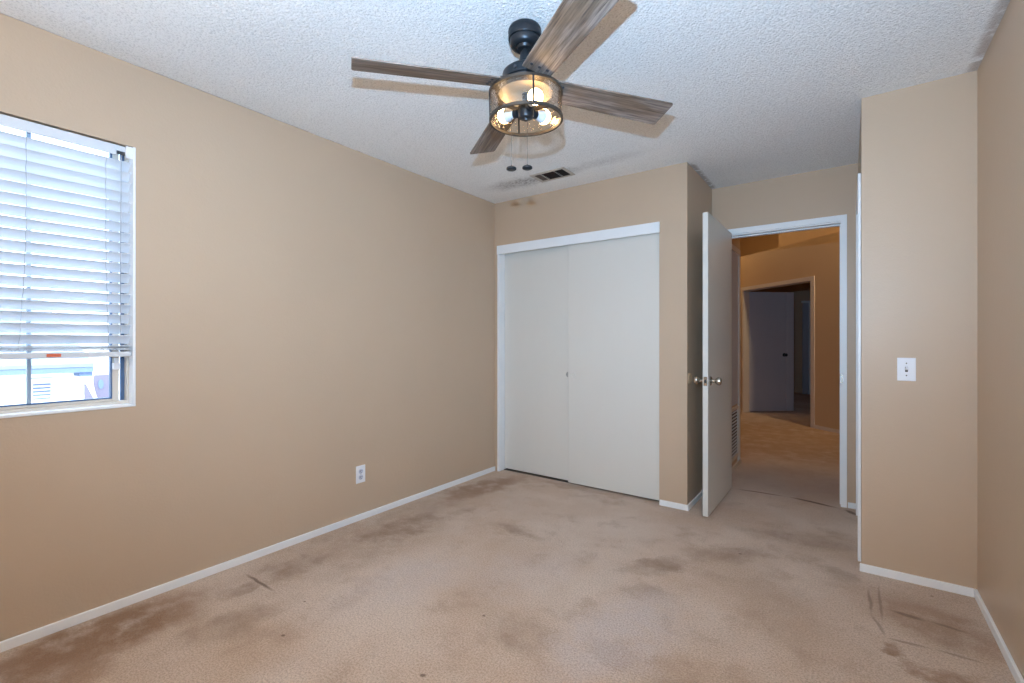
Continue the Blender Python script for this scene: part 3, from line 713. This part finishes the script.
# furnace-closet door with return-air grille on the hall's left wall
d7 = thing('door_7', (HX, 4.56, 0), 'narrow grey utility door on the left hall wall', 'door', kind='structure')
off = d7.location
box('slab', HX, HX + 0.012, 4.30, 4.83, 0.60, 2.00, M_fardoor, d7, 0.002, off)
bm = bmesh.new(); bx(bm, HX, HX + 0.018, 4.83, 4.885, 0.051, 2.05); bx(bm, HX, HX + 0.018, 4.245, 4.30, 0.051, 2.05); bx(bm, HX, HX + 0.018, 4.30, 4.83, 2.00, 2.05)
obj('door_casing', bm, M_halltrim, d7, 0.002, off=off)
rg = thing('return_grille', (HX, 4.56, 0.33), 'grey louvred return air grille low on the left hall wall', 'grille')
off = rg.location
bm = bmesh.new(); bx(bm, HX, HX + 0.014, 4.305, 4.33, 0.10, 0.58); bx(bm, HX, HX + 0.014, 4.80, 4.825, 0.10, 0.58); bx(bm, HX, HX + 0.014, 4.33, 4.80, 0.10, 0.13); bx(bm, HX, HX + 0.014, 4.33, 4.80, 0.55, 0.58)
obj('grille_frame', bm, M_halltrim, rg, 0.002, off=off)
bm = bmesh.new(); bx(bm, HX, HX + 0.003, 4.33, 4.80, 0.13, 0.55); obj('grille_backing', bm, M_dark, rg, off=off)
for i in range(14):
    z = 0.145 + 0.03 * i
    bm = bmesh.new(); v = bx(bm, -0.006, 0.006, 4.33, 4.80, -0.0008, 0.0008)
    bmesh.ops.transform(bm, matrix=Matrix.Translation((HX + 0.008, 0, z)) @ Matrix.Rotation(math.radians(35), 4, 'Y'), verts=v)
    obj('louvre', bm, M_fardoor, rg, off=off)

# ------------------------------------------------------------------ outside the window
def on_x(u, v, X):
    a = (u - 512) / F_PX; dx = math.cos(PSI) * a - math.sin(PSI); dy = math.sin(PSI) * a + math.cos(PSI); t = X / dx
    return t * dy, H_CAM - (v - 340.6) / F_PX * t
NX = -8.0
ye, ze = on_x(86, 365, NX)
nh = thing('neighbour_house', (NX - 2, -1, -3), 'white stucco neighbour house with grey roof outside the window', 'house')
off = nh.location
box('house_wall', NX - 5, NX, -7, ye - 0.02, -3, ze - 0.03, M_stucco, nh, off=off)
bm = bmesh.new()
rf = [(NX + 0.35, ze - 0.01), (NX + 0.35, ze + 0.03), (NX - 2.6, ze + 1.0), (NX - 2.6, ze + 0.94)]
A = [bm.verts.new((x, -7.3, z)) for x, z in rf]; B = [bm.verts.new((x, ye, z)) for x, z in rf]
for i in range(4): bm.faces.new([A[i], A[(i + 1) % 4], B[(i + 1) % 4], B[i]])
bm.faces.new(A); bm.faces.new(B[::-1])
obj('roof', bm, M_roof, nh, off=off)
bm = bmesh.new(); bx(bm, NX + 0.30, NX + 0.34, -7.3, ye, ze - 0.075, ze - 0.012); bx(bm, NX + 0.02, NX + 0.30, ye - 0.12, ye, ze - 0.13, ze - 0.012); obj('fascia', bm, M_fascia, nh, off=off)
y0, z0 = on_x(31, 384, NX); y1, z1 = on_x(50, 400, NX)
bm = bmesh.new(); bx(bm, NX, NX + 0.03, y0, y1 + 0.03, z1 - 0.06, z0 + 0.06); gv = obj('gable_vent', bm, M_stucco, nh, off=off)
for i in range(5):
    z = z0 - (z0 - z1) * (i + 0.3) / 5
    bm = bmesh.new(); bx(bm, NX + 0.03, NX + 0.045, y0 + 0.01, y1, z - 0.009, z + 0.009); obj('vent_slat', bm, M_fascia, gv, off=off)
N2 = -14.0
h2 = thing('garden_building', (N2 - 1, 2.5, -3), 'white building with a grey arched recess beyond the neighbour roof', 'building')
off = h2.location
ya, za = on_x(94, 375, N2); yb, zb = on_x(110, 375, N2)
box('building_wall', N2 - 2.0, N2, 1.2, 6.0, -3, 1.6, M_stucco, h2, off=off)
bm = bmesh.new()
pts = [(ya + (yb - ya) * 0.0, za)] + [(ya - 0.02 + 0.16 * (k / 8) ** 2, za - 0.75 * k / 8) for k in range(1, 9)] + [(yb, za - 0.75), (yb, za)]
v0 = [bm.verts.new((N2, y, z)) for y, z in pts]; v1 = [bm.verts.new((N2 + 0.03, y, z)) for y, z in pts]
bm.faces.new(v0); bm.faces.new(v1[::-1])
for i in range(len(pts)): bm.faces.new([v0[i], v0[(i + 1) % len(pts)], v1[(i + 1) % len(pts)], v1[i]])
rc = obj('arched_recess', bm, M_lav, h2, off=off)
yc_, zc_ = on_x(100.3, 384, N2)
bm = bmesh.new(); lathe(bm, [(0.05, 0.03), (0.05, 0.05), (0.02, 0.05)], 24, Matrix.Translation((N2, yc_, zc_)) @ Matrix.Diagonal((1, 1, 2.2, 1)) @ zto((1, 0, 0))); obj('lantern', bm, M_fascia, rc, off=off)
yt, zt = on_x(86, 384, N2 + 0.2); yt2, zt2 = on_x(95, 400, N2 + 0.2)
bm = bmesh.new(); pts = [(yt - 0.3, zt), (yt, zt), (yt2, zt2 - 0.02), (yt2 + 0.1, zt2 - 0.4), (yt - 0.3, zt2 - 0.4)]
v0 = [bm.verts.new((N2, y, z)) for y, z in pts]; v1 = [bm.verts.new((N2 + 0.2, y, z)) for y, z in pts]
bm.faces.new(v0); bm.faces.new(v1[::-1])
for i in range(len(pts)): bm.faces.new([v0[i], v0[(i + 1) % len(pts)], v1[(i + 1) % len(pts)], v1[i]])
obj('buttress', bm, M_lav, h2, off=off)
struct(box('ground', -40, -4.7, -30, 30, -3.2, -3.0, plain('dry_lawn', lin(112, 116, 96), 0.95, 0, 0.2, 3)))
